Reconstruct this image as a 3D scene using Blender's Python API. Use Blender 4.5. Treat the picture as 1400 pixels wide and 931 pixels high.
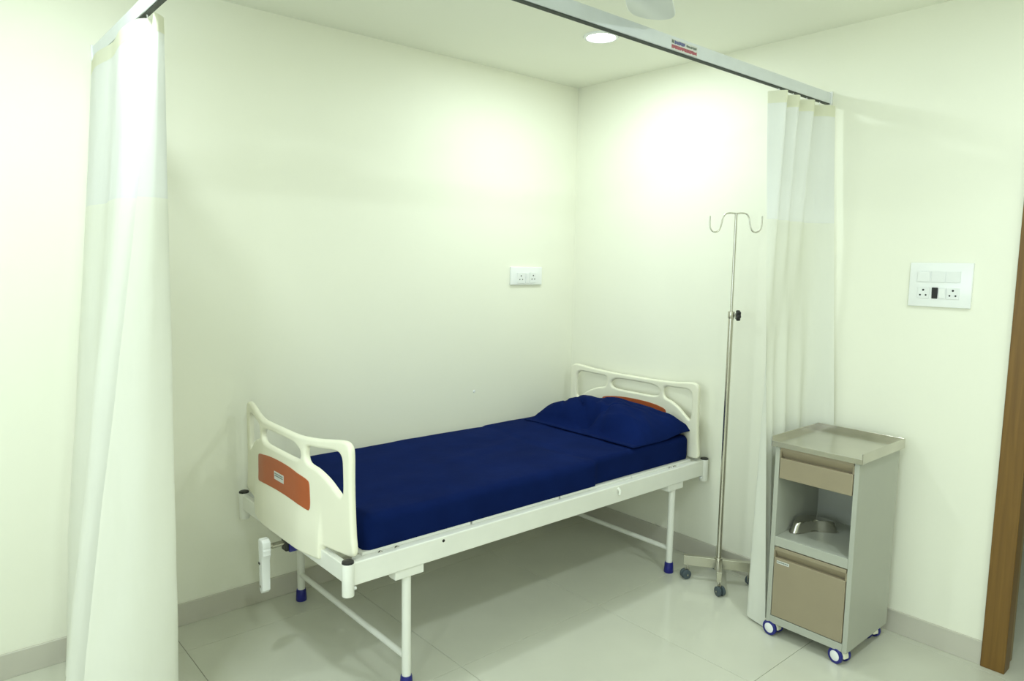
import bpy, bmesh, math, random
from mathutils import Vector, Matrix, noise
random.seed(7)
PI = math.pi
S = bpy.context.scene
C = S.collection
for o in list(bpy.data.objects):
    bpy.data.objects.remove(o)

# ------------------------------------------------------------------ camera
cam_d = bpy.data.cameras.new('camera')
cam = bpy.data.objects.new('camera', cam_d); C.objects.link(cam)
YAW, PITCH, ROLL = math.radians(-41.075), math.radians(-6.348), math.radians(0.952)
fwd = Vector((math.sin(-YAW)*math.cos(PITCH), math.cos(YAW)*math.cos(PITCH), math.sin(PITCH)))
rgt = fwd.cross(Vector((0, 0, 1))).normalized(); upv = rgt.cross(fwd)
r2 = math.cos(ROLL)*rgt + math.sin(ROLL)*upv
u2 = -math.sin(ROLL)*rgt + math.cos(ROLL)*upv
mw = Matrix((r2, u2, -fwd)).transposed().to_4x4()
mw.translation = Vector((-3.3064, -3.202, 1.6232))
cam.matrix_world = mw
cam_d.sensor_fit = 'HORIZONTAL'; cam_d.sensor_width = 36.0
cam_d.lens = 974.02/1400*36.0
cam_d.clip_start = 0.05
S.camera = cam

# ------------------------------------------------------------------ light and exposure
LAMP_WATTS = 9.5
LAMP_COL = (0.87, 1.0, 1.02)
WINDOW_WATTS = 25.0
WINDOW_COL = (0.78, 0.94, 1.0)
wd = bpy.data.worlds.new('world'); S.world = wd; wd.use_nodes = True
wb = wd.node_tree.nodes['Background']
wb.inputs[0].default_value = (0.72, 0.85, 1.0, 1); wb.inputs[1].default_value = 1.0
S.view_settings.view_transform = 'Standard'
S.view_settings.look = 'None'
S.view_settings.gamma = 1.0
S.view_settings.use_curve_mapping = False
S.view_settings.exposure = 0.08

ROOM_H = 2.70
XL, YF = -4.8, -5.0          # left wall, wall behind the camera
# daylight entering by the wide window in the left wall
WY0, WY1, WZ0, WZ1 = -0.9, -3.9, 0.90, 2.30
sky_d = bpy.data.lights.new('window_daylight', 'AREA'); sky_d.shape = 'RECTANGLE'; sky_d.size = WY0-WY1-0.1; sky_d.size_y = WZ1-WZ0-0.1
sky_d.energy = WINDOW_WATTS; sky_d.color = WINDOW_COL
sky = bpy.data.objects.new('window_daylight', sky_d); C.objects.link(sky)
sky.location = (XL-0.09, (WY0+WY1)/2, (WZ0+WZ1)/2); sky.rotation_euler = (PI/2, 0, -PI/2)

# ------------------------------------------------------------------ materials
def mat(name, col, rough=0.5, metal=0.0, coat=0.0, var=0.0, vscale=8.0, bump=0.0, bscale=60.0, spec=0.5, rvar=0.0, sheen=0.0, emit=None, estr=0.0):
    m = bpy.data.materials.new(name); m.use_nodes = True
    nt = m.node_tree; b = nt.nodes['Principled BSDF']
    b.inputs['Base Color'].default_value = (*col, 1)
    b.inputs['Roughness'].default_value = rough
    b.inputs['Metallic'].default_value = metal
    b.inputs['Coat Weight'].default_value = coat
    b.inputs['Specular IOR Level'].default_value = spec
    b.inputs['Sheen Weight'].default_value = sheen
    if emit:
        b.inputs['Emission Color'].default_value = (*emit, 1); b.inputs['Emission Strength'].default_value = estr
    tc = nt.nodes.new('ShaderNodeTexCoord')
    if var > 0 or rvar > 0:
        n = nt.nodes.new('ShaderNodeTexNoise'); n.inputs['Scale'].default_value = vscale; n.inputs['Detail'].default_value = 5
        nt.links.new(tc.outputs['Object'], n.inputs['Vector'])
        if var > 0:
            r = nt.nodes.new('ShaderNodeValToRGB')
            r.color_ramp.elements[0].position = 0.3; r.color_ramp.elements[1].position = 0.7
            r.color_ramp.elements[0].color = (*[c*(1-var) for c in col], 1)
            r.color_ramp.elements[1].color = (*[min(1, c*(1+var)) for c in col], 1)
            nt.links.new(n.outputs['Fac'], r.inputs['Fac']); nt.links.new(r.outputs['Color'], b.inputs['Base Color'])
        if rvar > 0:
            mr = nt.nodes.new('ShaderNodeMapRange')
            mr.inputs['To Min'].default_value = max(0, rough-rvar); mr.inputs['To Max'].default_value = rough+rvar
            nt.links.new(n.outputs['Fac'], mr.inputs['Value']); nt.links.new(mr.outputs['Result'], b.inputs['Roughness'])
    if bump > 0:
        n2 = nt.nodes.new('ShaderNodeTexNoise'); n2.inputs['Scale'].default_value = bscale; n2.inputs['Detail'].default_value = 4
        nt.links.new(tc.outputs['Object'], n2.inputs['Vector'])
        bp = nt.nodes.new('ShaderNodeBump'); bp.inputs['Strength'].default_value = bump; bp.inputs['Distance'].default_value = 0.01
        nt.links.new(n2.outputs['Fac'], bp.inputs['Height']); nt.links.new(bp.outputs['Normal'], b.inputs['Normal'])
    return m

def fabric(name, col, trans=0.35, transp=0.0, fine=900.0):
    """thin cloth: diffuse + translucent, optionally partly see-through (mesh)"""
    m = bpy.data.materials.new(name); m.use_nodes = True
    nt = m.node_tree; nt.nodes.clear()
    out = nt.nodes.new('ShaderNodeOutputMaterial')
    d = nt.nodes.new('ShaderNodeBsdfDiffuse'); t = nt.nodes.new('ShaderNodeBsdfTranslucent')
    d.inputs['Color'].default_value = (*col, 1); t.inputs['Color'].default_value = (*col, 1)
    tc = nt.nodes.new('ShaderNodeTexCoord')
    n = nt.nodes.new('ShaderNodeTexNoise'); n.inputs['Scale'].default_value = 14
    mp = nt.nodes.new('ShaderNodeMapping'); mp.inputs['Scale'].default_value = (1, 1, 0.25)
    nt.links.new(tc.outputs['Object'], mp.inputs['Vector']); nt.links.new(mp.outputs['Vector'], n.inputs['Vector'])
    bp = nt.nodes.new('ShaderNodeBump'); bp.inputs['Strength'].default_value = 0.25; bp.inputs['Distance'].default_value = 0.02
    nt.links.new(n.outputs['Fac'], bp.inputs['Height'])
    nt.links.new(bp.outputs['Normal'], d.inputs['Normal']); nt.links.new(bp.outputs['Normal'], t.inputs['Normal'])
    mx = nt.nodes.new('ShaderNodeMixShader'); mx.inputs[0].default_value = trans
    nt.links.new(d.outputs[0], mx.inputs[1]); nt.links.new(t.outputs[0], mx.inputs[2])
    last = mx
    if transp > 0:
        tr = nt.nodes.new('ShaderNodeBsdfTransparent')
        mx2 = nt.nodes.new('ShaderNodeMixShader'); mx2.inputs[0].default_value = transp
        nt.links.new(mx.outputs[0], mx2.inputs[1]); nt.links.new(tr.outputs[0], mx2.inputs[2]); last = mx2
    nt.links.new(last.outputs[0], out.inputs[0])
    return m

def wood(name, c1, c2):
    m = mat(name, c1, rough=0.42)
    nt = m.node_tree; b = nt.nodes['Principled BSDF']
    tc = nt.nodes.new('ShaderNodeTexCoord'); mp = nt.nodes.new('ShaderNodeMapping'); mp.inputs['Scale'].default_value = (40, 40, 1.6)
    n = nt.nodes.new('ShaderNodeTexNoise'); n.inputs['Scale'].default_value = 1.5; n.inputs['Detail'].default_value = 6; n.inputs['Distortion'].default_value = 0.6
    r = nt.nodes.new('ShaderNodeValToRGB')
    r.color_ramp.elements[0].position = 0.3; r.color_ramp.elements[1].position = 0.72
    r.color_ramp.elements[0].color = (*c1, 1); r.color_ramp.elements[1].color = (*c2, 1)
    nt.links.new(tc.outputs['Object'], mp.inputs['Vector']); nt.links.new(mp.outputs['Vector'], n.inputs['Vector'])
    nt.links.new(n.outputs['Fac'], r.inputs['Fac']); nt.links.new(r.outputs['Color'], b.inputs['Base Color'])
    return m

M = dict(
    wall=mat('wall_paint', (0.93, 0.925, 0.785), 0.55, var=0.008, vscale=1.5, bump=0.03, bscale=140, spec=0.3),
    ceil=mat('ceiling_paint', (0.94, 0.945, 0.82), 0.7, var=0.006, vscale=1.5, bump=0.02, bscale=120, spec=0.2),
    tile=mat('floor_tile', (0.65, 0.65, 0.54), 0.13, var=0.03, vscale=3.5, spec=0.5, rvar=0.03),
    grout=mat('grout', (0.30, 0.29, 0.24), 0.8, var=0.08, vscale=20),
    skirt=mat('skirting_tile', (0.60, 0.575, 0.49), 0.3, var=0.03, vscale=5),
    wood=wood('door_wood', (0.15, 0.073, 0.010), (0.215, 0.112, 0.018)),
    wood2=wood('door_wood_edge', (0.22, 0.15, 0.05), (0.30, 0.21, 0.08)),
    frame=mat('bed_paint', (0.87, 0.87, 0.79), 0.33, var=0.02, vscale=10, coat=0.15),
    cream=mat('cream_plastic', (0.91, 0.89, 0.72), 0.38, var=0.012, vscale=6, coat=0.1),
    orange=mat('orange_panel', (0.45, 0.105, 0.03), 0.45, var=0.03, vscale=12),
    black=mat('black_plastic', (0.012, 0.012, 0.013), 0.4, var=0.1, vscale=30),
    blue=mat('blue_plastic', (0.012, 0.015, 0.20), 0.35, var=0.08, vscale=30),
    whitep=mat('white_plastic', (0.93, 0.94, 0.92), 0.25, var=0.01, vscale=10, coat=0.3),
    whitep2=mat('white_module_plastic', (0.86, 0.87, 0.85), 0.3, var=0.01, vscale=10),
    steel=mat('stainless_steel', (0.56, 0.54, 0.47), 0.24, metal=1.0, var=0.06, vscale=18, rvar=0.06),
    steel2=mat('brushed_tube_steel', (0.60, 0.58, 0.51), 0.22, metal=1.0, var=0.04, vscale=20, rvar=0.04),
    tray=mat('tray_steel', (0.58, 0.56, 0.50), 0.20, metal=1.0, var=0.10, vscale=7, rvar=0.08, bump=0.02, bscale=10),
    dish=mat('dish_steel', (0.60, 0.58, 0.53), 0.16, metal=1.0, var=0.04, vscale=12),
    sheet=mat('navy_cotton', (0.0040, 0.0125, 0.078), 0.95, var=0.12, vscale=5, bump=0.15, bscale=22, spec=0.05),
    grey=mat('locker_paint', (0.46, 0.47, 0.40), 0.38, var=0.015, vscale=8),
    taupe=mat('taupe_paint', (0.34, 0.285, 0.19), 0.42, var=0.02, vscale=8),
    taupe2=mat('taupe_darker', (0.28, 0.235, 0.155), 0.45, var=0.02, vscale=8),  # darker copy of the taupe, for the ends of the grips
    rubber=mat('grey_castor_rubber', (0.075, 0.10, 0.115), 0.45, var=0.1, vscale=40),
    alu=mat('track_aluminium', (0.78, 0.81, 0.84), 0.35, metal=0.25, var=0.02, vscale=20),
    slot_shade=mat('track_slot_shade', (0.06, 0.07, 0.06), 0.7, var=0.1, vscale=20),  # dark colour stands for the shade inside the rail's open slot
    paper=mat('sticker_paper', (0.70, 0.70, 0.66), 0.5, var=0.02, vscale=40),
    inkblue=mat('sticker_blue_ink', (0.10, 0.11, 0.28), 0.5, var=0.15, vscale=60),
    inkgreen=mat('sticker_dark_ink', (0.12, 0.15, 0.12), 0.5, var=0.15, vscale=60),
    inkred=mat('sticker_red_ink', (0.42, 0.10, 0.13), 0.5, var=0.15, vscale=60),
    cur=fabric('curtain_cloth', (0.94, 0.945, 0.85), 0.22),
    curtop=fabric('curtain_mesh', (0.945, 0.955, 0.92), 0.28, transp=0.06),
    curband=fabric('curtain_band', (0.91, 0.91, 0.76), 0.3),
    fan=mat('fan_white', (0.74, 0.77, 0.74), 0.35, var=0.015, vscale=9),
    glow=mat('lamp_diffuser', (1, 1, 1), 0.5, var=0.005, emit=(0.96, 1.0, 0.99), estr=14.0),
    dark=mat('dark_hole', (0.01, 0.01, 0.01), 0.7, var=0.1, vscale=50),
)

# ------------------------------------------------------------------ mesh helpers
def finish(name, bm, m, parent=None, smooth=None):
    bmesh.ops.recalc_face_normals(bm, faces=bm.faces[:])
    if smooth is not None:
        for f in bm.faces: f.smooth = True
        for e in bm.edges:
            if len(e.link_faces) == 2 and e.calc_face_angle(0) > math.radians(smooth): e.smooth = False
    me = bpy.data.meshes.new(name); bm.to_mesh(me); bm.free()
    me.materials.append(M[m] if isinstance(m, str) else m)
    o = bpy.data.objects.new(name, me); C.objects.link(o)
    if parent: o.parent = parent
    return o

def bx(bm, a, b, bev=0.0, seg=2):
    """axis aligned box from corner a to corner b"""
    t = bmesh.new()
    bmesh.ops.create_cube(t, size=1)
    a, b = Vector(a), Vector(b); c = (a+b)/2; d = b-a
    for v in t.verts: v.co = Vector((c.x+v.co.x*d.x, c.y+v.co.y*d.y, c.z+v.co.z*d.z))
    if bev > 0: bmesh.ops.bevel(t, geom=t.edges[:], offset=bev, segments=seg, profile=0.5, affect='EDGES')
    join(bm, t)

def join(bm, t, mtx=None):
    if mtx is not None: bmesh.ops.transform(t, matrix=mtx, verts=t.verts[:])
    me = bpy.data.meshes.new('tmp'); t.to_mesh(me); t.free(); bm.from_mesh(me); bpy.data.meshes.remove(me)

def obox(bm, size, mtx, bev=0.0, seg=2):
    t = bmesh.new(); s = Vector(size)/2
    bx(t, -s, s, bev, seg); join(bm, t, mtx)

def cyl(bm, p, q, r, r2=None, n=24, bev=0.0):
    p, q = Vector(p), Vector(q); d = q-p
    t = bmesh.new()
    bmesh.ops.create_cone(t, cap_ends=True, segments=n, radius1=r, radius2=r if r2 is None else r2, depth=d.length)
    if bev > 0:
        es = [e for e in t.edges if len(e.link_faces) == 2 and any(len(f.verts) > 4 for f in e.link_faces)]
        bmesh.ops.bevel(t, geom=es, offset=bev, segments=2, profile=0.5, affect='EDGES')
    rot = Vector((0, 0, 1)).rotation_difference(d.normalized()).to_matrix().to_4x4()
    rot.translation = (p+q)/2
    join(bm, t, rot)

def tube(bm, pts, r, n=12):
    pts = [Vector(p) for p in pts]; rings = []
    nrm = None
    for i, p in enumerate(pts):
        tg = (pts[min(i+1, len(pts)-1)] - pts[max(i-1, 0)]).normalized()
        if nrm is None:
            nrm = tg.orthogonal().normalized()
        else:
            nrm = (nrm - tg*nrm.dot(tg)).normalized()
        bn = tg.cross(nrm)
        rr = r[i] if isinstance(r, (list, tuple)) else r
        rings.append([bm.verts.new(p + rr*(math.cos(2*PI*k/n)*nrm + math.sin(2*PI*k/n)*bn)) for k in range(n)])
    for a, b in zip(rings, rings[1:]):
        for k in range(n): bm.faces.new((a[k], a[(k+1) % n], b[(k+1) % n], b[k]))
    bm.faces.new(rings[0][::-1]); bm.faces.new(rings[-1])

def lathe(bm, prof, n=32, mtx=None):
    t = bmesh.new(); rings = []
    for r, z in prof:
        if r < 1e-6: rings.append([t.verts.new((0, 0, z))])
        else: rings.append([t.verts.new((r*math.cos(2*PI*k/n), r*math.sin(2*PI*k/n), z)) for k in range(n)])
    for a, b in zip(rings, rings[1:]):
        for k in range(n):
            A = a[k % len(a)]; A2 = a[(k+1) % len(a)]; B = b[k % len(b)]; B2 = b[(k+1) % len(b)]
            vs = []
            for v in (A, A2, B2, B):
                if v not in vs: vs.append(v)
            if len(vs) > 2: t.faces.new(vs)
    join(bm, t, mtx)

def empty(name, loc=(0, 0, 0)):
    o = bpy.data.objects.new(name, None); C.objects.link(o); o.location = loc; o.empty_display_size = 0.05
    return o

def tag(o, label, cat, group=None, kind=None):
    o['label'] = label; o['category'] = cat
    if group: o['group'] = group
    if kind: o['kind'] = kind
    return o

def struct(o, label=None, cat=None):
    o['kind'] = 'structure'
    if label: o['label'] = label
    if cat: o['category'] = cat
    return o

def adopt(root):
    """children were built in world coordinates: keep them there under a root that stands at the thing's base"""
    bpy.context.view_layer.update()
    inv = root.matrix_world.inverted()
    for c in root.children: c.matrix_parent_inverse = inv

def catmull(pts, n, closed=False):
    out = []; P = [Vector(p) for p in pts]; L = len(P)
    segs = L if closed else L-1
    for i in range(segs):
        if closed: a, b, c, d = P[(i-1) % L], P[i], P[(i+1) % L], P[(i+2) % L]
        else: a, b, c, d = P[max(i-1, 0)], P[i], P[i+1], P[min(i+2, L-1)]
        for k in range(n):
            t = k/n
            out.append(0.5*((2*b) + (c-a)*t + (2*a-5*b+4*c-d)*t*t + (3*b-a-3*c+d)*t**3))
    if not closed: out.append(P[-1])
    return out

def filled(loops, thick, bev, cuts=None):
    """flat shape in (u, v) with holes -> bmesh with rounded rims, thickness along w"""
    cu = bpy.data.curves.new('tmpc', 'CURVE'); cu.dimensions = '2D'; cu.fill_mode = 'BOTH'
    cu.extrude = max(1e-4, thick/2-bev); cu.bevel_depth = bev; cu.bevel_resolution = 2; cu.offset = -bev
    for lp in loops:
        sp = cu.splines.new('POLY'); sp.points.add(len(lp)-1)
        for p, q in zip(sp.points, lp): p.co = (q[0], q[1], 0, 1)
        sp.use_cyclic_u = True
    ob = bpy.data.objects.new('tmpc', cu); C.objects.link(ob)
    dg = bpy.context.evaluated_depsgraph_get()
    me = bpy.data.meshes.new_from_object(ob.evaluated_get(dg))
    bm = bmesh.new(); bm.from_mesh(me)
    bpy.data.objects.remove(ob); bpy.data.curves.remove(cu); bpy.data.meshes.remove(me)
    bmesh.ops.remove_doubles(bm, verts=bm.verts[:], dist=1e-5)
    for u in (cuts or []):
        bmesh.ops.bisect_plane(bm, geom=bm.verts[:]+bm.edges[:]+bm.faces[:], plane_co=(u, 0, 0), plane_no=(1, 0, 0))
    return bm

def sm(t):
    t = max(0.0, min(1.0, t)); return t*t*(3-2*t)

# ------------------------------------------------------------------ room shell
bm = bmesh.new(); bx(bm, (XL-0.1, YF-0.1, -0.08), (1.9, 0.1, -0.0025))
floor = struct(finish('floor', bm, 'grout'), 'pale glossy tiled floor of the ward', 'floor')
TS = 0.81; GAP = 0.0022
tile_me = {}
def tile_mesh(w, d):
    k = (round(w, 3), round(d, 3))
    if k not in tile_me:
        t = bmesh.new(); bx(t, (0, 0, -0.012), (w, d, 0), 0.0008, 1)
        me = bpy.data.meshes.new('tile'); t.to_mesh(me); t.free(); me.materials.append(M['tile']); tile_me[k] = me
    return tile_me[k]
def joints(first, lo, hi):
    v = [first]
    while v[-1] < hi: v.append(v[-1]+TS)
    while v[0] > lo: v.insert(0, v[0]-TS)
    return [max(lo, min(hi, a)) for a in v]
jx = joints(-2.478, XL, 1.8); jy = joints(-0.235, YF, 0.0)
for a, b in zip(jx, jx[1:]):
    for c, d in zip(jy, jy[1:]):
        if b-a < 0.02 or d-c < 0.02: continue
        o = bpy.data.objects.new('tile', tile_mesh(b-a-GAP, d-c-GAP)); C.objects.link(o)
        o.parent = floor; o.location = (a+GAP/2, c+GAP/2, 0)

bm = bmesh.new(); bx(bm, (XL-0.1, YF-0.1, ROOM_H), (1.9, 0.1, ROOM_H+0.1))
struct(finish('ceiling', bm, 'ceil'), 'flat cream painted ceiling', 'ceiling')
bm = bmesh.new(); bx(bm, (XL-0.1, 0, -0.05), (1.9, 0.1, ROOM_H+0.05))
struct(finish('wall_back', bm, 'wall'), 'cream painted wall along the far side of the bed', 'wall')
DY0, DY1, DZ = -2.478, -3.40, 2.10      # clear door opening
bm = bmesh.new()
bx(bm, (0, DY0+0.06, -0.05), (0.12, 0.0, ROOM_H+0.05))
bx(bm, (0, YF, -0.05), (0.12, DY1-0.06, ROOM_H+0.05))
bx(bm, (0, DY1-0.06, DZ+0.06), (0.12, DY0+0.06, ROOM_H+0.05))
struct(finish('wall_right', bm, 'wall'), 'cream painted wall behind the bed head and the locker', 'wall')
# left wall with its window opening
bm = bmesh.new()
bx(bm, (XL-0.1, WY0, -0.05), (XL, 0.0, ROOM_H+0.05)); bx(bm, (XL-0.1, YF, -0.05), (XL, WY1, ROOM_H+0.05))
bx(bm, (XL-0.1, WY1, -0.05), (XL, WY0, WZ0)); bx(bm, (XL-0.1, WY1, WZ1), (XL, WY0, ROOM_H+0.05))
struct(finish('wall_left', bm, 'wall'), 'cream painted wall with a wide window', 'wall')
bm = bmesh.new(); bx(bm, (XL-0.1, YF-0.1, -0.05), (1.9, YF, ROOM_H+0.05))
struct(finish('wall_front', bm, 'wall'), 'cream painted wall opposite the bed', 'wall')
bm = bmesh.new(); bx(bm, (1.8, YF, -0.05), (1.9, 0, ROOM_H+0.05))
struct(finish('wall_corridor', bm, 'wall'), 'pale wall seen through the doorway', 'wall')
# window frame
bm = bmesh.new()
for i in range(4):
    y = WY0-0.025-(WY0-WY1-0.05)*i/3; bx(bm, (XL-0.07, y-0.025, WZ0), (XL-0.02, y+0.025, WZ1), 0.004)
for z in (WZ0+0.025, WZ1-0.025): bx(bm, (XL-0.07, WY1, z-0.025), (XL-0.02, WY0, z+0.025), 0.004)
struct(finish('window_1', bm, 'whitep'), 'wide white framed window in the left wall', 'window')

def skirting(name, a, b, label):
    bm = bmesh.new(); bx(bm, a, b, 0.0015, 1)
    return struct(finish(name, bm, 'skirt'), label, 'baseboard')
skirting('baseboard_back', (XL, -0.012, 0), (-0.0, 0.0, 0.10), 'grey tile skirting along the wall beside the bed')
skirting('baseboard_right', (-0.012, DY0+0.085, 0), (0.0, -0.012, 0.10), 'grey tile skirting along the wall behind the locker')
skirting('baseboard_left', (XL, YF, 0), (XL+0.012, -0.012, 0.10), 'grey tile skirting away from the bed')
skirting('baseboard_front', (XL+0.012, YF, 0), (0, YF+0.012, 0.10), 'grey tile skirting on the wall opposite the bed')

# door frame
door = struct(empty('door_1', (0.05, DY0, 0)), 'brown wooden door frame at the end of the right wall', 'door frame')
def jamb(yi, s):
    t = bmesh.new(); bx(t, (-0.018, min(yi, yi+s*0.085), 0), (0.055, max(yi, yi+s*0.085), DZ+0.085), 0.003); finish('door_jamb', t, 'wood', door)
    t = bmesh.new(); bx(t, (0.058, min(yi+s*0.012, yi+s*0.085), 0), (0.138, max(yi+s*0.012, yi+s*0.085), DZ+0.08), 0.003); finish('door_stop', t, 'wood2', door)
jamb(DY0, 1); jamb(DY1, -1)
t = bmesh.new(); bx(t, (-0.018, DY1, DZ), (0.055, DY0, DZ+0.085), 0.003); finish('door_head', t, 'wood', door)
adopt(door)

# ------------------------------------------------------------------ ceiling downlights
def downlight(x, y, label):
    r = empty('ceiling_downlight', (x, y, ROOM_H))
    tag(r, label, 'ceiling light', 'round ceiling downlights')
    bm = bmesh.new(); lathe(bm, [(0.066, -0.002), (0.070, -0.009), (0.080, -0.010), (0.085, -0.004), (0.085, 0.0)], 48)
    finish('rim', bm, 'whitep', r, 40)
    bm = bmesh.new(); lathe(bm, [(0.0, -0.006), (0.05, -0.006), (0.069, -0.003), (0.069, 0.0)], 48)
    finish('diffuser', bm, 'glow', r, 40)
    ld = bpy.data.lights.new('lamp', 'AREA'); ld.shape = 'DISK'; ld.size = 0.135; ld.energy = LAMP_WATTS; ld.color = LAMP_COL
    lo = bpy.data.objects.new('lamp', ld); C.objects.link(lo); lo.parent = r; lo.location = (0, 0, -0.012)
for x, y, lab in ((-0.67, -0.79, 'lit round downlight in the ceiling above the bed head'),
                  (-2.81, -0.95, 'lit round downlight in the ceiling above the long curtain'),
                  (-1.15, -2.75, 'lit round downlight in the ceiling in front of the doorway'),
                  (-2.81, -2.80, 'lit round downlight in the middle of the ceiling'),
                  (-1.60, -4.40, 'added unseen downlight in the ceiling beyond the doorway, lifting the lower walls'),  # third row, out of view: added to brighten the lower back wall
                  (-3.50, -4.40, 'added unseen downlight in the ceiling by the wall opposite the bed, lifting the lower walls'),  # second added lamp of that row, evens out the back wall
                  (-4.2, -2.80, 'lit round downlight in the ceiling near the window')):
    downlight(x, y, lab)

# ------------------------------------------------------------------ ceiling fan
FX, FY, FZ = -1.868, -1.975, 2.447
fan = tag(empty('ceiling_fan', (FX, FY, ROOM_H)), 'white ceiling fan with rounded blade tips, beside the curtain track', 'fan')
bm = bmesh.new(); lathe(bm, [(0, 0), (0.06, 0), (0.06, -0.03), (0.025, -0.07), (0, -0.07)], 32); finish('canopy', bm, 'fan', fan, 40)
bm = bmesh.new(); cyl(bm, (0, 0, -0.06), (0, 0, FZ-ROOM_H+0.03), 0.012); finish('down_rod', bm, 'fan', fan, 40)
bm = bmesh.new(); h = FZ-ROOM_H
lathe(bm, [(0, h+0.06), (0.05, h+0.055), (0.10, h+0.035), (0.115, h), (0.105, h-0.03), (0.06, h-0.055), (0, h-0.06)], 40); finish('motor', bm, 'fan', fan, 40)
for k in range(3):
    ang = math.radians(33) + k*2*PI/3
    lp = [(0.16, -0.055), (0.40, -0.07), (0.56, -0.078), (0.625, -0.066), (0.655, -0.03), (0.66, 0.0), (0.655, 0.03), (0.625, 0.066), (0.56, 0.078), (0.40, 0.07), (0.16, 0.055)]
    t = filled([[tuple(p) for p in catmull([(a, b, 0) for a, b in lp], 4, True)]], 0.007, 0.003)
    mtx = Matrix.Rotation(ang, 4, 'Z') @ Matrix.Translation((0, 0, h-0.005)) @ Matrix.Rotation(math.radians(9), 4, 'X')
    b2 = bmesh.new(); join(b2, t, mtx); bl = finish('blade', b2, 'fan', fan, 35)
    b2 = bmesh.new(); t = bmesh.new(); bx(t, (0.09, -0.02, -0.006), (0.25, 0.02, 0.0), 0.002); join(b2, t, Matrix.Rotation(ang, 4, 'Z') @ Matrix.Translation((0, 0, h+0.004)))
    finish('blade_arm', b2, 'fan', fan)

# ------------------------------------------------------------------ curtain track
TZ0, TZ1 = 2.362, 2.412
TX, TY = -2.66, -1.60
track = tag(empty('curtain_track', (TX, TY, TZ0)), 'L shaped white aluminium curtain track hung round the bed', 'curtain track')
def rail(a, b):
    t = bmesh.new(); bx(t, a, b, 0.002); return finish('rail', t, 'alu', track)
rx = rail((TX-0.012, TY-0.012, TZ0+0.003), (-0.006, TY+0.012, TZ1))
ry = rail((TX-0.012, TY+0.012, TZ0+0.003), (TX+0.012, -0.004, TZ1))
t = bmesh.new(); bx(t, (TX-0.008, TY-0.0085, TZ0-0.001), (-0.01, TY+0.0085, TZ0+0.004)); finish('slot_shade', t, 'slot_shade', rx)  # solid dark strip under the rail, painted as the slot's shadow
t = bmesh.new(); bx(t, (TX-0.0085, TY, TZ0-0.001), (TX+0.0085, -0.008, TZ0+0.004)); finish('slot_shade', t, 'slot_shade', ry)  # same painted slot shadow under the other rail
t = bmesh.new(); bx(t, (-0.010, TY-0.018, TZ0-0.004), (-0.0005, TY+0.018, TZ1+0.006), 0.002); finish('end_bracket', t, 'whitep', track)
t = bmesh.new(); bx(t, (TX-0.018, -0.010, TZ0-0.004), (TX+0.018, -0.0005, TZ1+0.006), 0.002); finish('end_bracket', t, 'whitep', track)
for x, y in ((TX, TY), (TX+0.12, TY)):
    t = bmesh.new(); cyl(t, (x, y, TZ1-0.004), (x, y, ROOM_H-0.001), 0.006, n=12); lathe(t, [(0, 0), (0.025, 0), (0.025, -0.008), (0, -0.008)], 20, Matrix.Translation((x, y, ROOM_H-0.0005)))
    finish('hanger_rod', t, 'alu', track, 40)
# printed sticker on the long rail
SX0, SX1 = -1.209, -1.056
t = bmesh.new(); bx(t, (SX0, TY-0.0128, 2.366), (SX1, TY-0.0118, 2.402)); finish('sticker', t, 'paper', rx)
def ink(name, m, x0, x1, z0, z1, n, gap):
    t = bmesh.new(); x = x0; w = (x1-x0)/n
    for i in range(n):
        dz = random.uniform(0, 0.25)*(z1-z0)
        bx(t, (x, TY-0.0132, z0+(dz if random.random() < 0.4 else 0)), (x+w*(1-gap), TY-0.0127, z1-(dz if random.random() < 0.4 else 0))); x += w
    finish(name, t, m, rx)
ink('print_line', 'inkgreen', SX0+0.002, SX0+0.016, 2.388, 2.399, 2, 0.2)
ink('print_line', 'inkblue', SX0+0.018, SX0+0.080, 2.387, 2.399, 8, 0.16)
ink('print_line', 'inkgreen', SX0+0.087, SX1-0.003, 2.389, 2.397, 11, 0.25)
ink('print_line', 'inkred', SX0+0.002, SX1-0.002, 2.371, 2.383, 22, 0.12)
adopt(track)

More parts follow.
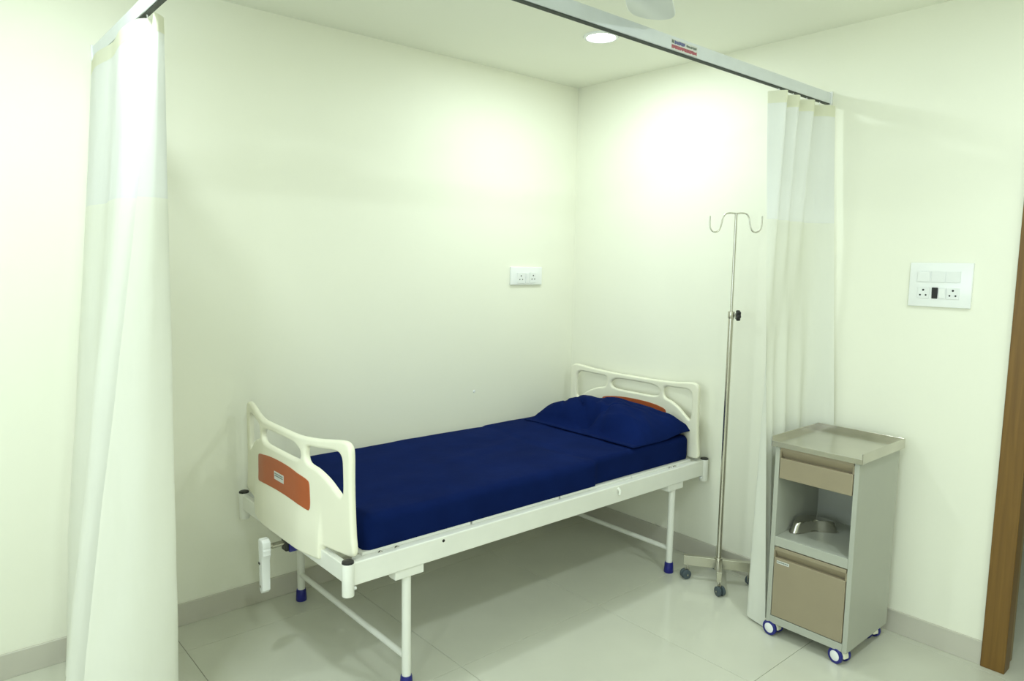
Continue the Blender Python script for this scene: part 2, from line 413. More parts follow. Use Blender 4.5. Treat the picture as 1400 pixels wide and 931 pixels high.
# ------------------------------------------------------------------ curtains
def curtain(name, label, top, bot, ztop, zhead, zbot, hooks, sub=8):
    """a pleated sheet: plan polyline at the track (top) flaring to the plan polyline at the hem (bot)"""
    root = tag(empty(name, (sum(p[0] for p in bot)/len(bot), sum(p[1] for p in bot)/len(bot), min(zbot))), label, 'curtain')
    SUB = sub
    T = catmull([(p[0], p[1], 0) for p in top], SUB); B = catmull([(p[0], p[1], 0) for p in bot], SUB)
    n = len(T); zb = catmull([(z, 0, 0) for z in zbot], SUB)
    def strip(nm, z_at0, z_at1, rows, m, thick):
        bm = bmesh.new(); grid = []
        for j in range(rows+1):
            row = []
            for i in range(n):
                za, zb_ = z_at0(i), z_at1(i)
                z = za + (zb_-za)*j/rows
                t = (ztop-z)/(ztop-zb[i].x); t = max(0, min(1, t))
                s = t*0.85 + 0.15*sm(t)
                p = T[i].lerp(B[i], s)
                w = noise.noise(Vector((p.x*6+3.1, p.y*6, z*1.6)))*0.016*t + noise.noise(Vector((p.x*16, p.y*16+9, z*5)))*0.004*t
                row.append(bm.verts.new((p.x+w, p.y+w*0.7, z)))
            grid.append(row)
        for a, b in zip(grid, grid[1:]):
            for i in range(n-1): bm.faces.new((a[i], a[i+1], b[i+1], b[i]))
        o = finish(nm, bm, m, root, 180)
        md = o.modifiers.new('thickness', 'SOLIDIFY'); md.thickness = thick; md.offset = 0; md.use_rim = False
        return o
    strip('heading_tape', lambda i: ztop, lambda i: ztop-0.05, 2, 'curband', 0.0016)
    strip('mesh_header', lambda i: ztop-0.05, lambda i: zhead, 10, 'curtop', 0.0008)
    strip('cloth', lambda i: zhead, lambda i: zb[i].x, 46, 'cur', 0.0014)
    for (x, y) in hooks:
        t = bmesh.new(); tube(t, [(x, y, TZ0+0.004), (x, y, ztop+0.012), (x+0.004, y+0.004, ztop-0.004), (x+0.002, y+0.010, ztop-0.012), (x, y+0.006, ztop-0.002)], 0.0022, 8)
        finish('hook', t, 'whitep', root, 60)
    adopt(root)
    return root

# long curtain on the rail that runs from the far wall towards the room
ZT = 2.348
top = [(TX-0.020, -0.020), (TX-0.036, -0.19), (TX-0.022, -0.37), (TX-0.036, -0.55), (TX-0.022, -0.70), (TX+0.034, -0.755), (TX+0.016, -0.792), (TX-0.003, -0.800)]
bot = [(-2.868, -0.030), (-2.900, -0.20), (-2.880, -0.35), (-2.925, -0.49), (-2.955, -0.63), (-2.655, -0.740), (-2.780, -0.815), (-2.962, -0.800)]
zb = [0.035]*8
curtain('bed_curtain', 'long white curtain flaring outwards to the floor beyond the foot of the bed', top, bot, ZT, 1.80, zb,
        [(TX, -0.06-0.066*i) for i in range(11)], sub=16)
# short gathered curtain next to the right wall
top = [(-0.490, -1.572), (-0.450, -1.640), (-0.395, -1.566), (-0.335, -1.632), (-0.275, -1.570), (-0.205, -1.634), (-0.135, -1.568), (-0.070, -1.625), (-0.022, -1.640)]
bot = [(-0.430, -1.668), (-0.405, -1.560), (-0.365, -1.650), (-0.325, -1.545), (-0.275, -1.655), (-0.220, -1.535), (-0.150, -1.655), (-0.075, -1.600), (-0.032, -1.790)]
zb = [0.004, 0.015, 0.02, 0.02, 0.02, 0.02, 0.02, 0.02, 0.02]
curtain('bed_curtain', 'cream white curtain gathered in narrow folds between drip stand and bedside locker', top, bot, ZT, 1.82, zb,
        [(-0.45+0.06*i, TY) for i in range(7)])

# ------------------------------------------------------------------ hospital bed
BYC = -0.57                 # bed centre line
YN, YFR = -1.06, -0.08      # outer faces of the near / far side rail
XF, XH = -2.170, -0.035     # foot / head post axes
RZ0, RZ1 = 0.488, 0.572
bed = tag(empty('hospital_bed', ((XF+XH)/2, BYC, 0)), 'cream steel hospital bed frame with moulded end boards and orange panels', 'bed')
for s, yo in ((1, YN), (-1, YFR)):
    t = bmesh.new(); bx(t, (XF, min(yo, yo+s*0.026), RZ0), (XH+0.018, max(yo, yo+s*0.026), RZ1), 0.004)
    r = finish('side_rail', t, 'frame', bed)
    t = bmesh.new(); bx(t, (XF+0.05, min(yo+s*0.024, yo+s*0.075), RZ1-0.022), (XH-0.03, max(yo+s*0.024, yo+s*0.075), RZ1-0.008), 0.002)
    finish('rail_lip', t, 'frame', r)
    for xb in ((-2.025, -1.955, -0.30, -0.26) if s == 1 else ()):
        t = bmesh.new(); lathe(t, [(0, 0.008), (0.006, 0.007), (0.009, 0.003), (0.009, 0)], 16, Matrix.Translation((xb, yo+0.036, RZ1-0.008)))
        finish('bolt', t, 'steel', r, 50)
    if s == 1:
        t = bmesh.new(); cyl(t, (-1.77, yo+0.0005, RZ1-0.016), (-1.77, yo-0.0008, RZ1-0.016), 0.006, n=16); finish('bolt_hole', t, 'dark', r)
        t = bmesh.new(); cyl(t, (-0.755, yo+0.0005, 0.556), (-0.755, yo-0.010, 0.556), 0.007, n=16, bev=0.002)
        tube(t, [(-0.755, yo-0.009, 0.556), (-0.755, yo-0.014, 0.545), (-0.755, yo-0.012, 0.53)], 0.007, 10)
        finish('drip_hook', t, 'frame', r, 40)
for xe in (XF, XH):
    s = 1 if xe == XF else -1
    t = bmesh.new(); bx(t, (xe-0.013, YN+0.02, RZ0+0.014), (xe+0.013, YFR-0.02, RZ1-0.004), 0.003)
    finish('end_rail', t, 'frame', bed)
    for yo, q in ((YN, 1), (YFR, -1)):
        yy = yo+q*0.008
        t = bmesh.new(); cyl(t, (xe, yy, RZ0-0.032), (xe, yy, RZ1+0.004), 0.0215, n=28, bev=0.0015)
        p = finish('corner_post', t, 'frame', bed, 40)
        t = bmesh.new(); lathe(t, [(0, 0.008), (0.014, 0.0075), (0.0205, 0.005), (0.0215, 0.0), (0.0215, -0.002)], 28, Matrix.Translation((xe, yy, RZ1+0.004)))
        finish('end_cap', t, 'black', p, 40)
        t = bmesh.new(); cyl(t, (xe+s*0.018, yy, RZ0-0.012), (xe+s*0.031, yy, RZ0-0.012), 0.0065, n=12, bev=0.0015)
        finish('lock_screw', t, 'whitep', p, 40)
for xl in (-1.918, -0.285):
    for yo, q in ((YN, 1), (YFR, -1)):
        yy = yo+q*0.030
        t = bmesh.new(); bx(t, (xl-0.062, yy-0.024, RZ0-0.034), (xl+0.062, yy+0.024, RZ0+0.001), 0.002)
        finish('leg_plate', t, 'frame', bed)
        t = bmesh.new(); cyl(t, (xl, yy, 0.012), (xl, yy, RZ0-0.02), 0.0175, n=24)
        lg = finish('leg', t, 'frame', bed, 40)
        t = bmesh.new(); lathe(t, [(0, 0.0), (0.024, 0.0), (0.0255, 0.006), (0.0225, 0.05), (0.0205, 0.056), (0.017, 0.056)], 24, Matrix.Translation((xl, yy, 0)))
        finish('foot_cap', t, 'blue', lg, 40)
    t = bmesh.new(); cyl(t, (xl, YN+0.035, 0.128), (xl, YFR-0.035, 0.128), 0.0125, n=20)
    finish('stretcher', t, 'frame', bed, 40)
# steel deck under the mattress: four hinged sections of cross slats on the lips
for k in range(4):
    x0 = -2.09+0.50*k
    t = bmesh.new(); bx(t, (x0, YN+0.05, RZ1-0.008), (x0+0.49, YFR-0.05, RZ1+0.004), 0.002); finish('deck_section', t, 'frame', bed)
for y in (BYC-0.2, BYC+0.2):
    t = bmesh.new(); bx(t, (XF+0.01, y-0.015, RZ0+0.01), (XH-0.01, y+0.015, RZ0+0.055), 0.003); finish('deck_bearer', t, 'frame', bed)

# moulded end boards
BOW = 0.050
def bow(u):
    t = max(0.0, min(1.0, (abs(u)-0.16)/0.31)); return BOW*(1-0.6*t-0.4*sm(t))
def mirror(half): return half + [(-u, v) for u, v in reversed(half) if u > 1e-6]
def smoothloop(pts, n=5): return [(p.x, p.y) for p in catmull([(a, b, 0) for a, b in pts], n, True)]
outer = mirror([(0, 0.966), (0.10, 0.966), (0.20, 0.969), (0.30, 0.977), (0.38, 0.988), (0.425, 0.993), (0.450, 0.990), (0.467, 0.976), (0.473, 0.945), (0.472, 0.86), (0.474, 0.76),
                (0.480, 0.67), (0.487, 0.62), (0.485, 0.598), (0.472, 0.587), (0.44, 0.583), (0.37, 0.582), (0.322, 0.582), (0.310, 0.578), (0.307, 0.566), (0.306, 0.546), (0.302, 0.534), (0.292, 0.530), (0.27, 0.529), (0.18, 0.528), (0, 0.527)])
hole_s = [(0.226, 0.938), (0.30, 0.944), (0.37, 0.950), (0.405, 0.947), (0.423, 0.928), (0.427, 0.88), (0.427, 0.815), (0.421, 0.792), (0.408, 0.791), (0.38, 0.808), (0.335, 0.838), (0.28, 0.862), (0.235, 0.872), (0.216, 0.885), (0.212, 0.912)]
hole_c = mirror([(0, 0.936), (0.08, 0.936), (0.14, 0.932), (0.172, 0.918), (0.182, 0.900), (0.172, 0.882), (0.14, 0.873), (0.08, 0.871), (0, 0.871)])
org = mirror([(0, 0.834), (0.10, 0.831), (0.18, 0.822), (0.225, 0.813), (0.238, 0.802), (0.241, 0.775), (0.243, 0.72), (0.239, 0.704), (0.225, 0.699), (0.15, 0.707), (0, 0.711)])
cuts = [-0.48+0.02*i for i in range(49)] + [q*c for q in (-1, 1) for c in (0.298, 0.302, 0.306, 0.312)]
def end_board(name, xb, side):
    def place(bm, off=0.0):
        for v in bm.verts:
            u, z, w = v.co
            step = 0.011*sm((0.74-z)/0.14)*(1-sm((abs(u)-0.298)/0.014))     # centre shield stands proud of the wings low down
            v.co = Vector((xb + side*(w + bow(u) + step), BYC - u, z))
    t = filled([smoothloop(outer), smoothloop(hole_s), [(-a, b) for a, b in smoothloop(hole_s)], smoothloop(hole_c)], 0.026, 0.010, cuts); place(t)
    board = finish(name, t, 'cream', bed, 32)
    t = filled([smoothloop(org)], 0.029, 0.0015, cuts); place(t)
    po = finish('colour_panel', t, 'orange', board, 32); po['label'] = 'orange inset panel'
    return board
foot = end_board('footboard', -2.142, -1)
head = end_board('headboard', -0.092, 1)
xo = -2.142-BOW-0.0145
t = bmesh.new(); bx(t, (xo-0.0012, BYC+0.048, 0.752), (xo+0.001, BYC-0.040, 0.784)); finish('sticker', t, 'paper', foot)
for z, n in ((0.776, 7), (0.768, 9)):
    t = bmesh.new()
    for i in range(n): bx(t, (xo-0.0018, BYC+0.042-i*0.078/n, z-0.002), (xo-0.001, BYC+0.042-(i+0.7)*0.078/n, z+0.0022))
    finish('print_line', t, 'inkgreen', foot)

# crank under the footboard
CYK = -0.50
t = bmesh.new(); cyl(t, (-2.00, CYK, 0.470), (-2.242, CYK, 0.470), 0.0085, n=20); cyl(t, (-2.11, CYK, 0.470), (-2.215, CYK, 0.470), 0.0115, n=20)
sh = finish('crank_shaft', t, 'steel', bed, 40)
t = bmesh.new(); bx(t, (-2.152, CYK-0.026, 0.432), (-2.06, CYK+0.026, 0.492), 0.006); finish('crank_bearing', t, 'blue', bed)
t = bmesh.new(); bx(t, (-2.166, CYK-0.022, 0.438), (-2.151, CYK+0.022, 0.490), 0.004); finish('crank_bush', t, 'black', bed)
prof = [(-0.020, 0.030), (-0.012, 0.036), (0.012, 0.036), (0.026, 0.026), (0.028, 0.010), (0.025, 0.0), (0.028, -0.008), (0.025, -0.018), (0.027, -0.027), (0.020, -0.040), (0.016, -0.05), (0.015, -0.175), (-0.002, -0.190), (-0.019, -0.178), (-0.020, -0.05)]
t = filled([prof], 0.034, 0.004)
b2 = bmesh.new(); join(b2, t, Matrix(((0, 0, -1, -2.245), (-1, 0, 0, CYK), (0, 1, 0, 0.472), (0, 0, 0, 1))))
ch = finish('crank_handle', b2, 'whitep', bed, 30)
t = bmesh.new(); cyl(t, (-2.261, CYK+0.003, 0.312), (-2.264, CYK+0.003, 0.312), 0.005, n=12); finish('screw', t, 'steel', ch)
t = bmesh.new(); bx(t, (-2.264, CYK+0.004, 0.402), (-2.261, CYK+0.018, 0.410)); finish('latch', t, 'black', ch)
adopt(bed)

# ------------------------------------------------------------------ mattress in its navy sheet
def make_mattress():
    bm = bmesh.new(); rings = []
    xs = [-2.078]; x = -2.078
    NX = 96
    xs = [-2.078 + (1.982)*i/NX for i in range(NX+1)]
    ex = 2.0/9
    for i, x in enumerate(xs):
        endf = min(1.0, min(x-xs[0], xs[-1]-x)/0.03); er = math.sqrt(max(0, 1-(1-endf)**2))
        step = sm((x+0.862)/0.022)                      # the sheet is folded under at the back section
        yn = -1.012 + 0.017*step; yf = -0.112
        z0 = RZ1+0.0045; z1 = 0.700 + 0.003*step
        if step < 0.5: z1 += 0.004*math.sin((x+2.08)*2.6)
        inset = 0.02*(1-er); zt = z1-0.03*(1-er)
        n = 40; ring = []
        R = 0.036-0.012*step
        pts = []
        # cross-section, counter clockwise starting at near bottom
        pts.append((yn+0.004+inset, z0))
        pts.append((yn-0.003*(1-step)+inset, z0+0.03)); pts.append((yn+inset, zt-R-0.01))
        for a in range(7):
            th = PI*a/12; pts.append((yn+inset+R-R*math.cos(th), zt-R+R*math.sin(th)))
        for a in range(1, 24): pts.append((yn+R+inset+(yf-yn-2*R-2*inset)*a/24, zt))
        for a in range(7):
            th = PI/2-PI*a/12; pts.append((yf-inset-R+R*math.cos(th), zt-R+R*math.sin(th)))
        pts.append((yf-inset, z0))
        for y, z in pts:
            k = sm((z-z0)/0.05)
            w = noise.noise(Vector((x*2.2, y*5, z*3)))*0.006 + noise.noise(Vector((x*7+4, y*9, z*6)))*0.003
            # soft creases: long ones along the bed, a few across
            w += 0.006*math.exp(-((y+0.52+0.10*math.sin(x*3))/0.02)**2)*sm((x+1.7)*3)*sm((-0.75-x)*4)
            w -= 0.007*math.exp(-((x+0.862+0.03*math.sin(y*7))/0.015)**2)
            ring.append(bm.verts.new((x, y - (0.006*noise.noise(Vector((x*4, 3.3, z*8))))*(1 if y < -0.9 else 0)*k, z + w*k)))
        rings.append(ring)
    for a, b in zip(rings, rings[1:]):
        L = len(a)
        for i in range(L): bm.faces.new((a[i], a[(i+1) % L], b[(i+1) % L], b[i]))
    bm.faces.new(rings[0]); bm.faces.new(rings[-1][::-1])
    return finish('mattress', bm, 'sheet', None, 60)
mt = tag(make_mattress(), 'flat mattress in a navy blue cotton sheet on the steel bed', 'mattress')

# ------------------------------------------------------------------ pillow
def make_pillow():
    bm = bmesh.new(); NU, NV = 44, 60
    P = Vector((-0.305, -0.590, 0.708)); HU, HV = 0.255, 0.405
    def h(u, v):
        # filled part of the pillow; the case is empty along the front edge and towards the corners
        uu = (u+0.22)/1.16 if u > -0.22 else (u+0.22)/0.60
        uu = max(-1, min(1, uu)); a = max(0, 1-abs(uu)**2.4)**0.62; b = max(0, 1-abs(v*1.02)**3.2)**0.6 if abs(v*1.02) < 1 else 0
        return a*b
    def pos(u, v, top):
        pinch = 1-0.05*(1-abs(v))*abs(u)**3; pinchv = 1-0.04*(1-abs(u))*abs(v)**3
        x = P.x+HU*u*pinchv; y = P.y+HV*v*pinch
        x += 0.012*v*v*(-1 if u < 0 else 0.3)
        hh = h(u, v)
        edge = min(1, (1-abs(u))*6)*min(1, (1-abs(v))*6)
        wr = noise.noise(Vector((u*2.2+5, v*3.1, 1)))*0.020 + noise.noise(Vector((u*6, v*5+2, 4)))*0.010
        if top:
            z = 0.006 + 0.144*hh + wr*min(1, hh*2)
            dent = math.exp(-(((u+0.60)/0.24)**2+((v-0.05)/0.20)**2))
            z -= 0.105*dent
            for k, (cu_, cv_, sl, wd_, am) in enumerate(((-0.30, 0.30, 0.9, 0.035, 0.014), (-0.25, -0.22, -0.8, 0.04, 0.016), (-0.1, 0.12, 0.25, 0.03, 0.009), (-0.45, 0.55, 0.4, 0.03, 0.010))):
                z -= 1.7*am*math.exp(-(((v-cv_)-sl*(u-cu_))/wd_)**2)*math.exp(-((u-cu_)/0.28)**2)
            z += 0.016*math.exp(-(((u+0.40)-0.25*math.sin(v*4))/0.07)**2)*math.exp(-((v+0.5)/0.35)**2)
            z -= 0.014*math.exp(-(((v+0.18)-0.35*(u+0.4))/0.05)**2)*sm((0.2-u)*2)
        else:
            z = 0.0005 + 0.03*(1-edge)*abs(u*v)**2*0
        z += 0.020*max(0, u)*max(0, hh)
        # near flap corner hangs slightly, far side settles on the sheet
        lift = 0.022*math.exp(-((v+0.92)/0.22)**2)*sm((u+0.2)*1.3)
        return Vector((x, y, P.z + max(z, 0.0005 if not top else 0.003) + lift))
    gt = [[bm.verts.new(pos(-1+2*i/NU, -1+2*j/NV, True)) for j in range(NV+1)] for i in range(NU+1)]
    gb = [[bm.verts.new(pos(-1+2*i/NU, -1+2*j/NV, False)) for j in range(NV+1)] for i in range(NU+1)]
    for i in range(NU):
        for j in range(NV):
            bm.faces.new((gt[i][j], gt[i][j+1], gt[i+1][j+1], gt[i+1][j]))
            bm.faces.new((gb[i][j], gb[i+1][j], gb[i+1][j+1], gb[i][j+1]))
    for i in range(NU):
        for j in (0, NV): bm.faces.new((gt[i][j], gt[i+1][j], gb[i+1][j], gb[i][j]))
    for j in range(NV):
        for i in (0, NU): bm.faces.new((gt[i][j], gt[i][j+1], gb[i][j+1], gb[i][j]))
    return finish('pillow', bm, 'sheet', None, 70)
tag(make_pillow(), 'dented pillow in a loose navy blue case at the bed head', 'pillow')

# ------------------------------------------------------------------ drip stand
IX, IY = -0.182, -1.262
iv = tag(empty('drip_stand', (IX, IY, 0)), 'stainless steel drip stand with two hooks and castors beside the bed head', 'drip stand')
def castor(parent, x, y, ang, r=0.024, zt=0.075):
    mtx = Matrix.Translation((x, y, 0)) @ Matrix.Rotation(ang, 4, 'Z')
    t = bmesh.new(); t2 = bmesh.new()
    bx(t2, (-0.008, -0.0045, r*0.7), (0.016, 0.0045, r*2+0.008), 0.002); cyl(t2, (0, 0, r*2-0.004), (0, 0, zt), 0.006, n=12)
    cyl(t2, (0.012, -0.022, r), (0.012, 0.022, r), 0.004, n=10)
    join(t, t2, mtx); c = finish('castor_fork', t, 'steel', parent)
    for q in (-1, 1):
        t = bmesh.new()
        lathe(t, [(0, -0.008), (r*0.8, -0.008), (r, -0.005), (r, 0.005), (r*0.8, 0.008), (0, 0.008)], 24, mtx @ Matrix.Translation((0.012, q*0.012, r)) @ Matrix.Rotation(PI/2, 4, 'X'))
        finish('wheel', t, 'rubber', c, 40)
    return c
ARM = 0.152
for k in range(4):
    a = math.radians(34+90*k)
    d = Vector((math.cos(a), math.sin(a), 0))
    t = bmesh.new(); mtx = Matrix.Translation((IX, IY, 0)) @ Matrix.Rotation(a, 4, 'Z')
    t2 = bmesh.new(); bx(t2, (0.014, -0.0125, 0.073), (ARM+0.022, 0.0125, 0.123), 0.0015); join(t, t2, mtx)
    ar = finish('base_arm', t, 'steel2', iv)
    castor(iv, IX+d.x*ARM, IY+d.y*ARM, a+0.6)
t = bmesh.new(); cyl(t, (IX, IY, 0.066), (IX, IY, 0.13), 0.021, n=28, bev=0.002); finish('base_hub', t, 'steel2', iv, 40)
t = bmesh.new(); cyl(t, (IX, IY, 0.125), (IX, IY, 1.385), 0.0125, n=28); finish('lower_pole', t, 'steel2', iv, 40)
t = bmesh.new(); cyl(t, (IX, IY, 1.36), (IX, IY, 1.395), 0.0155, n=28, bev=0.002); finish('collar', t, 'steel', iv, 40)
t = bmesh.new(); cyl(t, (IX, IY, 1.38), (IX, IY, 1.872), 0.0068, n=20); finish('upper_rod', t, 'steel2', iv, 40)
hd = Vector((0.62, -0.785, 0)).normalized()
def hp(s, z): return (IX+hd.x*s, IY+hd.y*s, z)
half = [(0, 1.872), (0.03, 1.874), (0.05, 1.868), (0.062, 1.848), (0.068, 1.815), (0.078, 1.79), (0.095, 1.782), (0.112, 1.79), (0.121, 1.812), (0.122, 1.86)]
pts = [hp(-a, b) for a, b in reversed(half)] + [hp(a, b) for a, b in half[1:]]
pts = catmull(pts, 5)
t = bmesh.new(); tube(t, pts, 0.0036, 12); finish('hook_bar', t, 'steel2', iv, 60)
kd = Vector((0.70, -0.71, 0)).normalized()
t = bmesh.new(); rot = Vector((0, 0, 1)).rotation_difference(kd).to_matrix().to_4x4(); rot.translation = Vector((IX, IY, 1.375))+kd*0.034
prof = []
for i in range(48):
    th = 2*PI*i/48; rr = 0.023+0.0038*math.cos(6*th); prof.append((rr*math.cos(th), rr*math.sin(th)))
t2 = filled([prof], 0.020, 0.005); join(t, t2, rot)
kn = finish('clamp_knob', t, 'black', iv, 40)
t = bmesh.new(); cyl(t, Vector((IX, IY, 1.375))+kd*0.012, Vector((IX, IY, 1.375))+kd*0.028, 0.005, n=12); finish('knob_screw', t, 'steel', kn)
adopt(iv)

# ------------------------------------------------------------------ bedside locker
LX0, LX1, LY0, LY1 = -0.47, -0.075, -2.045, -1.690      # front, back, right, left
LZ0, LZ1 = 0.082, 0.862
loc = tag(empty('bedside_locker', ((LX0+LX1)/2, (LY0+LY1)/2, 0)), 'grey metal bedside locker with taupe drawer and door, on castors', 'locker')
TH = 0.020; SH = 0.455; DRB = 0.715; DB = 0.085
t = bmesh.new()
bx(t, (LX0, LY0, LZ0-0.022), (LX1, LY0+TH, LZ1), 0.002)
finish('side_panel', t, 'grey', loc)
t = bmesh.new(); bx(t, (LX0, LY1-TH, LZ0-0.022), (LX1, LY1, LZ1), 0.002); finish('side_panel', t, 'grey', loc)
t = bmesh.new(); bx(t, (LX1-0.012, LY0+TH, LZ0), (LX1, LY1-TH, LZ1)); finish('back_panel', t, 'grey', loc)
t = bmesh.new(); bx(t, (LX0, LY0+TH, SH-0.042), (LX1-0.012, LY1-TH, SH), 0.0015); finish('shelf', t, 'grey', loc)
t = bmesh.new(); bx(t, (LX0, LY0+TH, LZ0-0.022), (LX1-0.012, LY1-TH, LZ0+0.012), 0.0015); finish('bottom_rail', t, 'grey', loc)
t = bmesh.new(); bx(t, (LX0+0.02, LY0+TH, DRB+0.004), (LX1-0.012, LY1-TH, DRB+0.010)); bx(t, (LX0+0.003, LY0+TH, LZ1-0.008), (LX1-0.012, LY1-TH, LZ1)); finish('drawer_runner_panel', t, 'grey', loc)
# fronts with a pressed-in finger grip along their top edge
def front(name, z0, z1, grip, m='taupe'):
    y0, y1 = LY0+TH+0.003, LY1-TH-0.003
    t = bmesh.new(); bx(t, (LX0-0.001, y0, z0), (LX0+0.018, y1, z1-grip), 0.0025)
    f = finish(name, t, m, loc)
    t = bmesh.new()
    n = 8; rows = []
    prof = [(LX0+0.001, z1-0.012), (LX0+0.001, z1-0.012)]
    bx(t, (LX0-0.001, y0, z1-0.016), (LX0+0.014, y1, z1), 0.002)
    bx(t, (LX0+0.022, y0, z1-grip-0.004), (LX0+0.028, y1, z1-0.004))
    obox(t, (0.004, y1-y0, grip*0.75), Matrix.Translation((LX0+0.012, (y0+y1)/2, z1-grip*0.50-0.006)) @ Matrix.Rotation(math.radians(-32), 4, 'Y'))
    g = finish('grip', t, m, f); g['label'] = 'recessed finger grip'
    for yy in (y0, y1):
        t = bmesh.new(); bx(t, (LX0+0.001, yy-0.004, z1-grip), (LX0+0.022, yy+0.004, z1-0.014)); finish('grip_end', t, 'taupe2', f)
    return f
front('drawer', DRB, LZ1-0.008, 0.050)
dr = front('door', DB+0.012, SH-0.046, 0.048)
t = bmesh.new(); bx(t, (LX0-0.0018, LY1-TH-0.072, 0.338), (LX0-0.0006, LY1-TH-0.016, 0.351)); finish('sticker', t, 'paper', dr)
t = bmesh.new()
for i in range(9): bx(t, (LX0-0.0022, LY1-TH-0.067+i*0.0055, 0.3425), (LX0-0.0016, LY1-TH-0.0633+i*0.0055, 0.3475))
finish('print_line', t, 'inkgreen', dr)
# stainless tray top: folded front edge, raised rim on the other sides
X0, X1, Y0, Y1 = LX0-0.012, LX1+0.010, LY0-0.014, LY1+0.012
t = bmesh.new()
bx(t, (X0, Y0, LZ1+0.001), (X1, Y1, LZ1+0.012), 0.001)
bx(t, (X0-0.002, Y0, LZ1-0.010), (X0+0.003, Y1, LZ1+0.013), 0.0015)
bx(t, (X0, Y1-0.003, LZ1-0.008), (X1, Y1+0.001, LZ1+0.034), 0.001)
bx(t, (X0, Y0-0.001, LZ1-0.008), (X1, Y0+0.003, LZ1+0.034), 0.001)
bx(t, (X1-0.003, Y0, LZ1-0.008), (X1+0.001, Y1, LZ1+0.034), 0.001)
finish('tray_top', t, 'tray', loc)
# castors
def big_castor(x, y, ang):
    r = 0.033; mtx = Matrix.Translation((x, y, 0)) @ Matrix.Rotation(ang, 4, 'Z')
    t = bmesh.new(); t2 = bmesh.new()
    n = 16; R2 = r+0.001
    ang0 = [-PI*0.16+PI*1.2*i/n for i in range(n+1)]
    t3 = filled([[(R2*math.cos(q), R2*math.sin(q)) for q in ang0]], 0.034, 0.006); join(t2, t3, Matrix.Translation((0, 0, r)) @ Matrix.Rotation(PI/2, 4, 'X'))
    cyl(t2, (0.004, 0, r+0.02), (0.004, 0, LZ0-0.02), 0.010, n=16)
    bx(t2, (-0.022, -0.02, LZ0-0.0245), (0.03, 0.02, LZ0-0.0215), 0.001)
    join(t, t2, mtx); w = finish('castor', t, 'cream', loc, 40)
    for q in (-1, 1):
        at = mtx @ Matrix.Translation((0, q*0.024, r)) @ Matrix.Rotation(PI/2, 4, 'X')
        t = bmesh.new(); lathe(t, [(r*0.66, -0.007), (r*0.95, -0.0065), (r, -0.004), (r, 0.004), (r*0.95, 0.0065), (r*0.66, 0.007), (r*0.66, -0.007)], 36, at); finish('tyre', t, 'blue', w, 40)
        t = bmesh.new(); lathe(t, [(0, -0.009), (r*0.5, -0.0085), (r*0.68, -0.006), (r*0.68, 0.006), (r*0.5, 0.0085), (0, 0.009)], 36, at); finish('wheel_disc', t, 'whitep', w, 40)
for x, y, a in ((LX0+0.030, LY0+0.040, math.radians(76)), (LX0+0.030, LY1-0.020, math.radians(84)), (LX1-0.06, LY0+0.045, math.radians(70)), (LX1-0.06, LY1-0.045, math.radians(95))):
    big_castor(x, y, a)
adopt(loc)

# ------------------------------------------------------------------ kidney dish upside down on the locker shelf
def kidney(scale, n=64):
    pts = []
    for i in range(n):
        th = 2*PI*i/n
        x = 0.108*math.cos(th); y = 0.050*math.sin(th)
        y += 0.036*(1-(x/0.108)**2) - 0.018
        if math.sin(th) < 0: y += 0.020*math.exp(-(x/0.05)**2)
        pts.append((x*scale, y*(0.5+0.5*scale)))
    return pts
bm = bmesh.new(); rings = []
for sc, z in ((1.0, 0.0005), (1.045, 0.001), (1.045, 0.003), (0.985, 0.0035), (0.95, 0.012), (0.89, 0.036), (0.85, 0.046), (0.77, 0.052), (0.60, 0.054), (0.3, 0.0545)):
    rings.append([bm.verts.new((x, y, z)) for x, y in kidney(sc)])
for a, b in zip(rings, rings[1:]):
    for i in range(64): bm.faces.new((a[i], a[(i+1) % 64], b[(i+1) % 64], b[i]))
bm.faces.new(rings[-1]); bm.faces.new(rings[0][::-1])
bmesh.ops.transform(bm, matrix=Matrix.Rotation(math.radians(-35), 4, 'Z'), verts=bm.verts[:])
kdn = finish('kidney_dish', bm, 'dish', None, 40); kdn.location = (-0.285, -1.785, SH)
tag(kdn, 'stainless steel kidney dish upside down on the open locker shelf', 'dish')

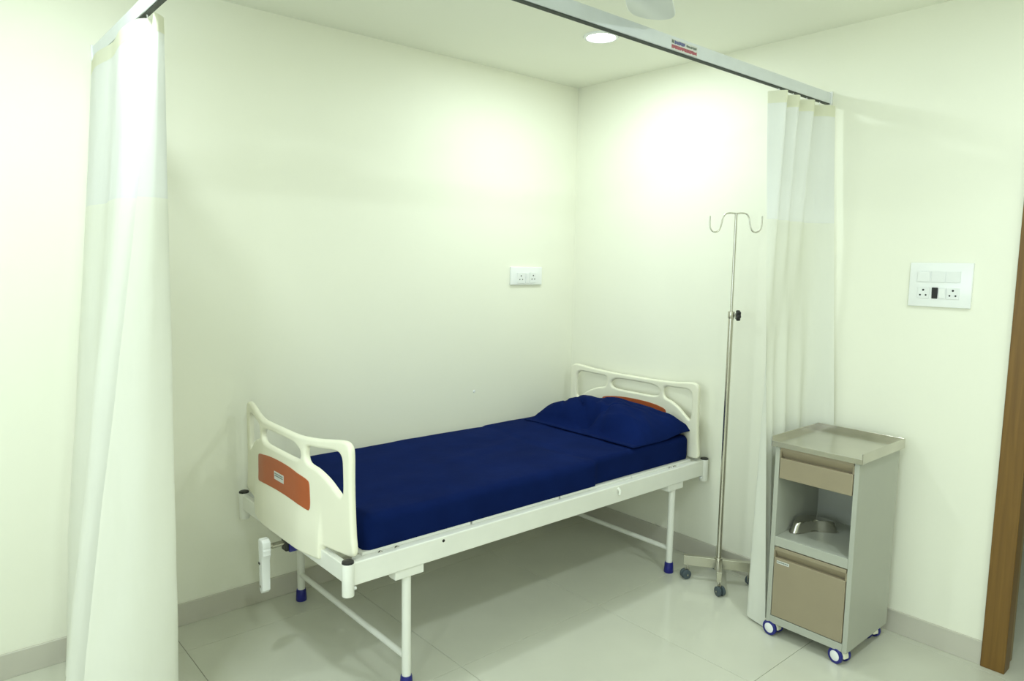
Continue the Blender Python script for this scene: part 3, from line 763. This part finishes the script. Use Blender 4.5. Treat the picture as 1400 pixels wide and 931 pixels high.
# ------------------------------------------------------------------ wall socket and switch board
def socket_holes(parent, origin, ux, n, sc, pins):
    for (a, b, r) in pins:
        t = bmesh.new(); p = Vector(origin)+ux*a+Vector((0, 0, b)); cyl(t, p-n*0.001, p+n*0.0006, r*sc, n=14); finish('pin_hole', t, 'dark', parent)
def plate(name, label, org_, ux, n, w, h, modules):
    """org_: centre on the wall, ux: to the right as seen, n: out of the wall"""
    root = tag(empty(name, org_), label, 'socket')
    up = Vector((0, 0, 1)); R3 = Matrix((ux, up, n)).transposed().to_4x4(); R3.translation = Vector(org_)
    t = bmesh.new(); obox(t, (w, h, 0.014), R3 @ Matrix.Translation((0, 0, 0.007)), 0.003, 3); finish('cover_plate', t, 'whitep', root, 40)
    for kind, cx, cy, mw_, mh in modules:
        t = bmesh.new()
        if kind == 'blackswitch':
            obox(t, (mw_, mh, 0.006), R3 @ Matrix.Translation((cx, cy, 0.0155)) @ Matrix.Rotation(math.radians(5), 4, 'X'), 0.001); finish('black_switch', t, 'black', root); continue
        obox(t, (mw_, mh, 0.004), R3 @ Matrix.Translation((cx, cy, 0.0155)), 0.001)
        b = finish({'socket': 'socket_module', 'rocker': 'rocker_switch', 'blank': 'blank_module'}[kind], t, 'whitep2', root)
        c = Vector(org_)+ux*cx+up*cy+n*0.0175
        if kind == 'socket': socket_holes(b, c, ux, n, 1.0, ((0, 0.012, 0.0042), (-0.011, -0.009, 0.0036), (0.011, -0.009, 0.0036)))
        if kind == 'rocker':
            t = bmesh.new(); obox(t, (mw_*0.86, mh*0.86, 0.004), R3 @ Matrix.Translation((cx, cy, 0.0185)) @ Matrix.Rotation(math.radians(6), 4, 'X'), 0.001); finish('rocker', t, 'whitep', b)
    adopt(root)
    return root
plate('wall_socket', 'small white double socket on the wall above the bed', (-0.418, 0, 1.537), Vector((1, 0, 0)), Vector((0, -1, 0)), 0.250, 0.106,
      (('socket', -0.048, -0.012, 0.062, 0.062), ('rocker', 0.004, -0.012, 0.030, 0.062), ('socket', 0.050, -0.010, 0.052, 0.062)))
plate('switch_board', 'large white switch and socket board on the wall above the locker', (0, -2.126, 1.554), Vector((0, -1, 0)), Vector((-1, 0, 0)), 0.237, 0.184,
      (('rocker', -0.062, 0.034, 0.052, 0.046), ('blank', -0.006, 0.034, 0.052, 0.046), ('blank', 0.050, 0.034, 0.052, 0.046),
       ('socket', -0.060, -0.034, 0.046, 0.046), ('blackswitch', -0.016, -0.034, 0.022, 0.046), ('rocker', 0.012, -0.034, 0.028, 0.046), ('socket', 0.052, -0.034, 0.048, 0.046)))
# small mark left by a wall plug above the bed
bm = bmesh.new(); cyl(bm, (-0.80, 0.001, 0.872), (-0.80, -0.004, 0.872), 0.010, 0.006, n=16)
tag(finish('wall_plug', bm, 'whitep2'), 'tiny round plug in the wall above the middle of the bed', 'wall plug')
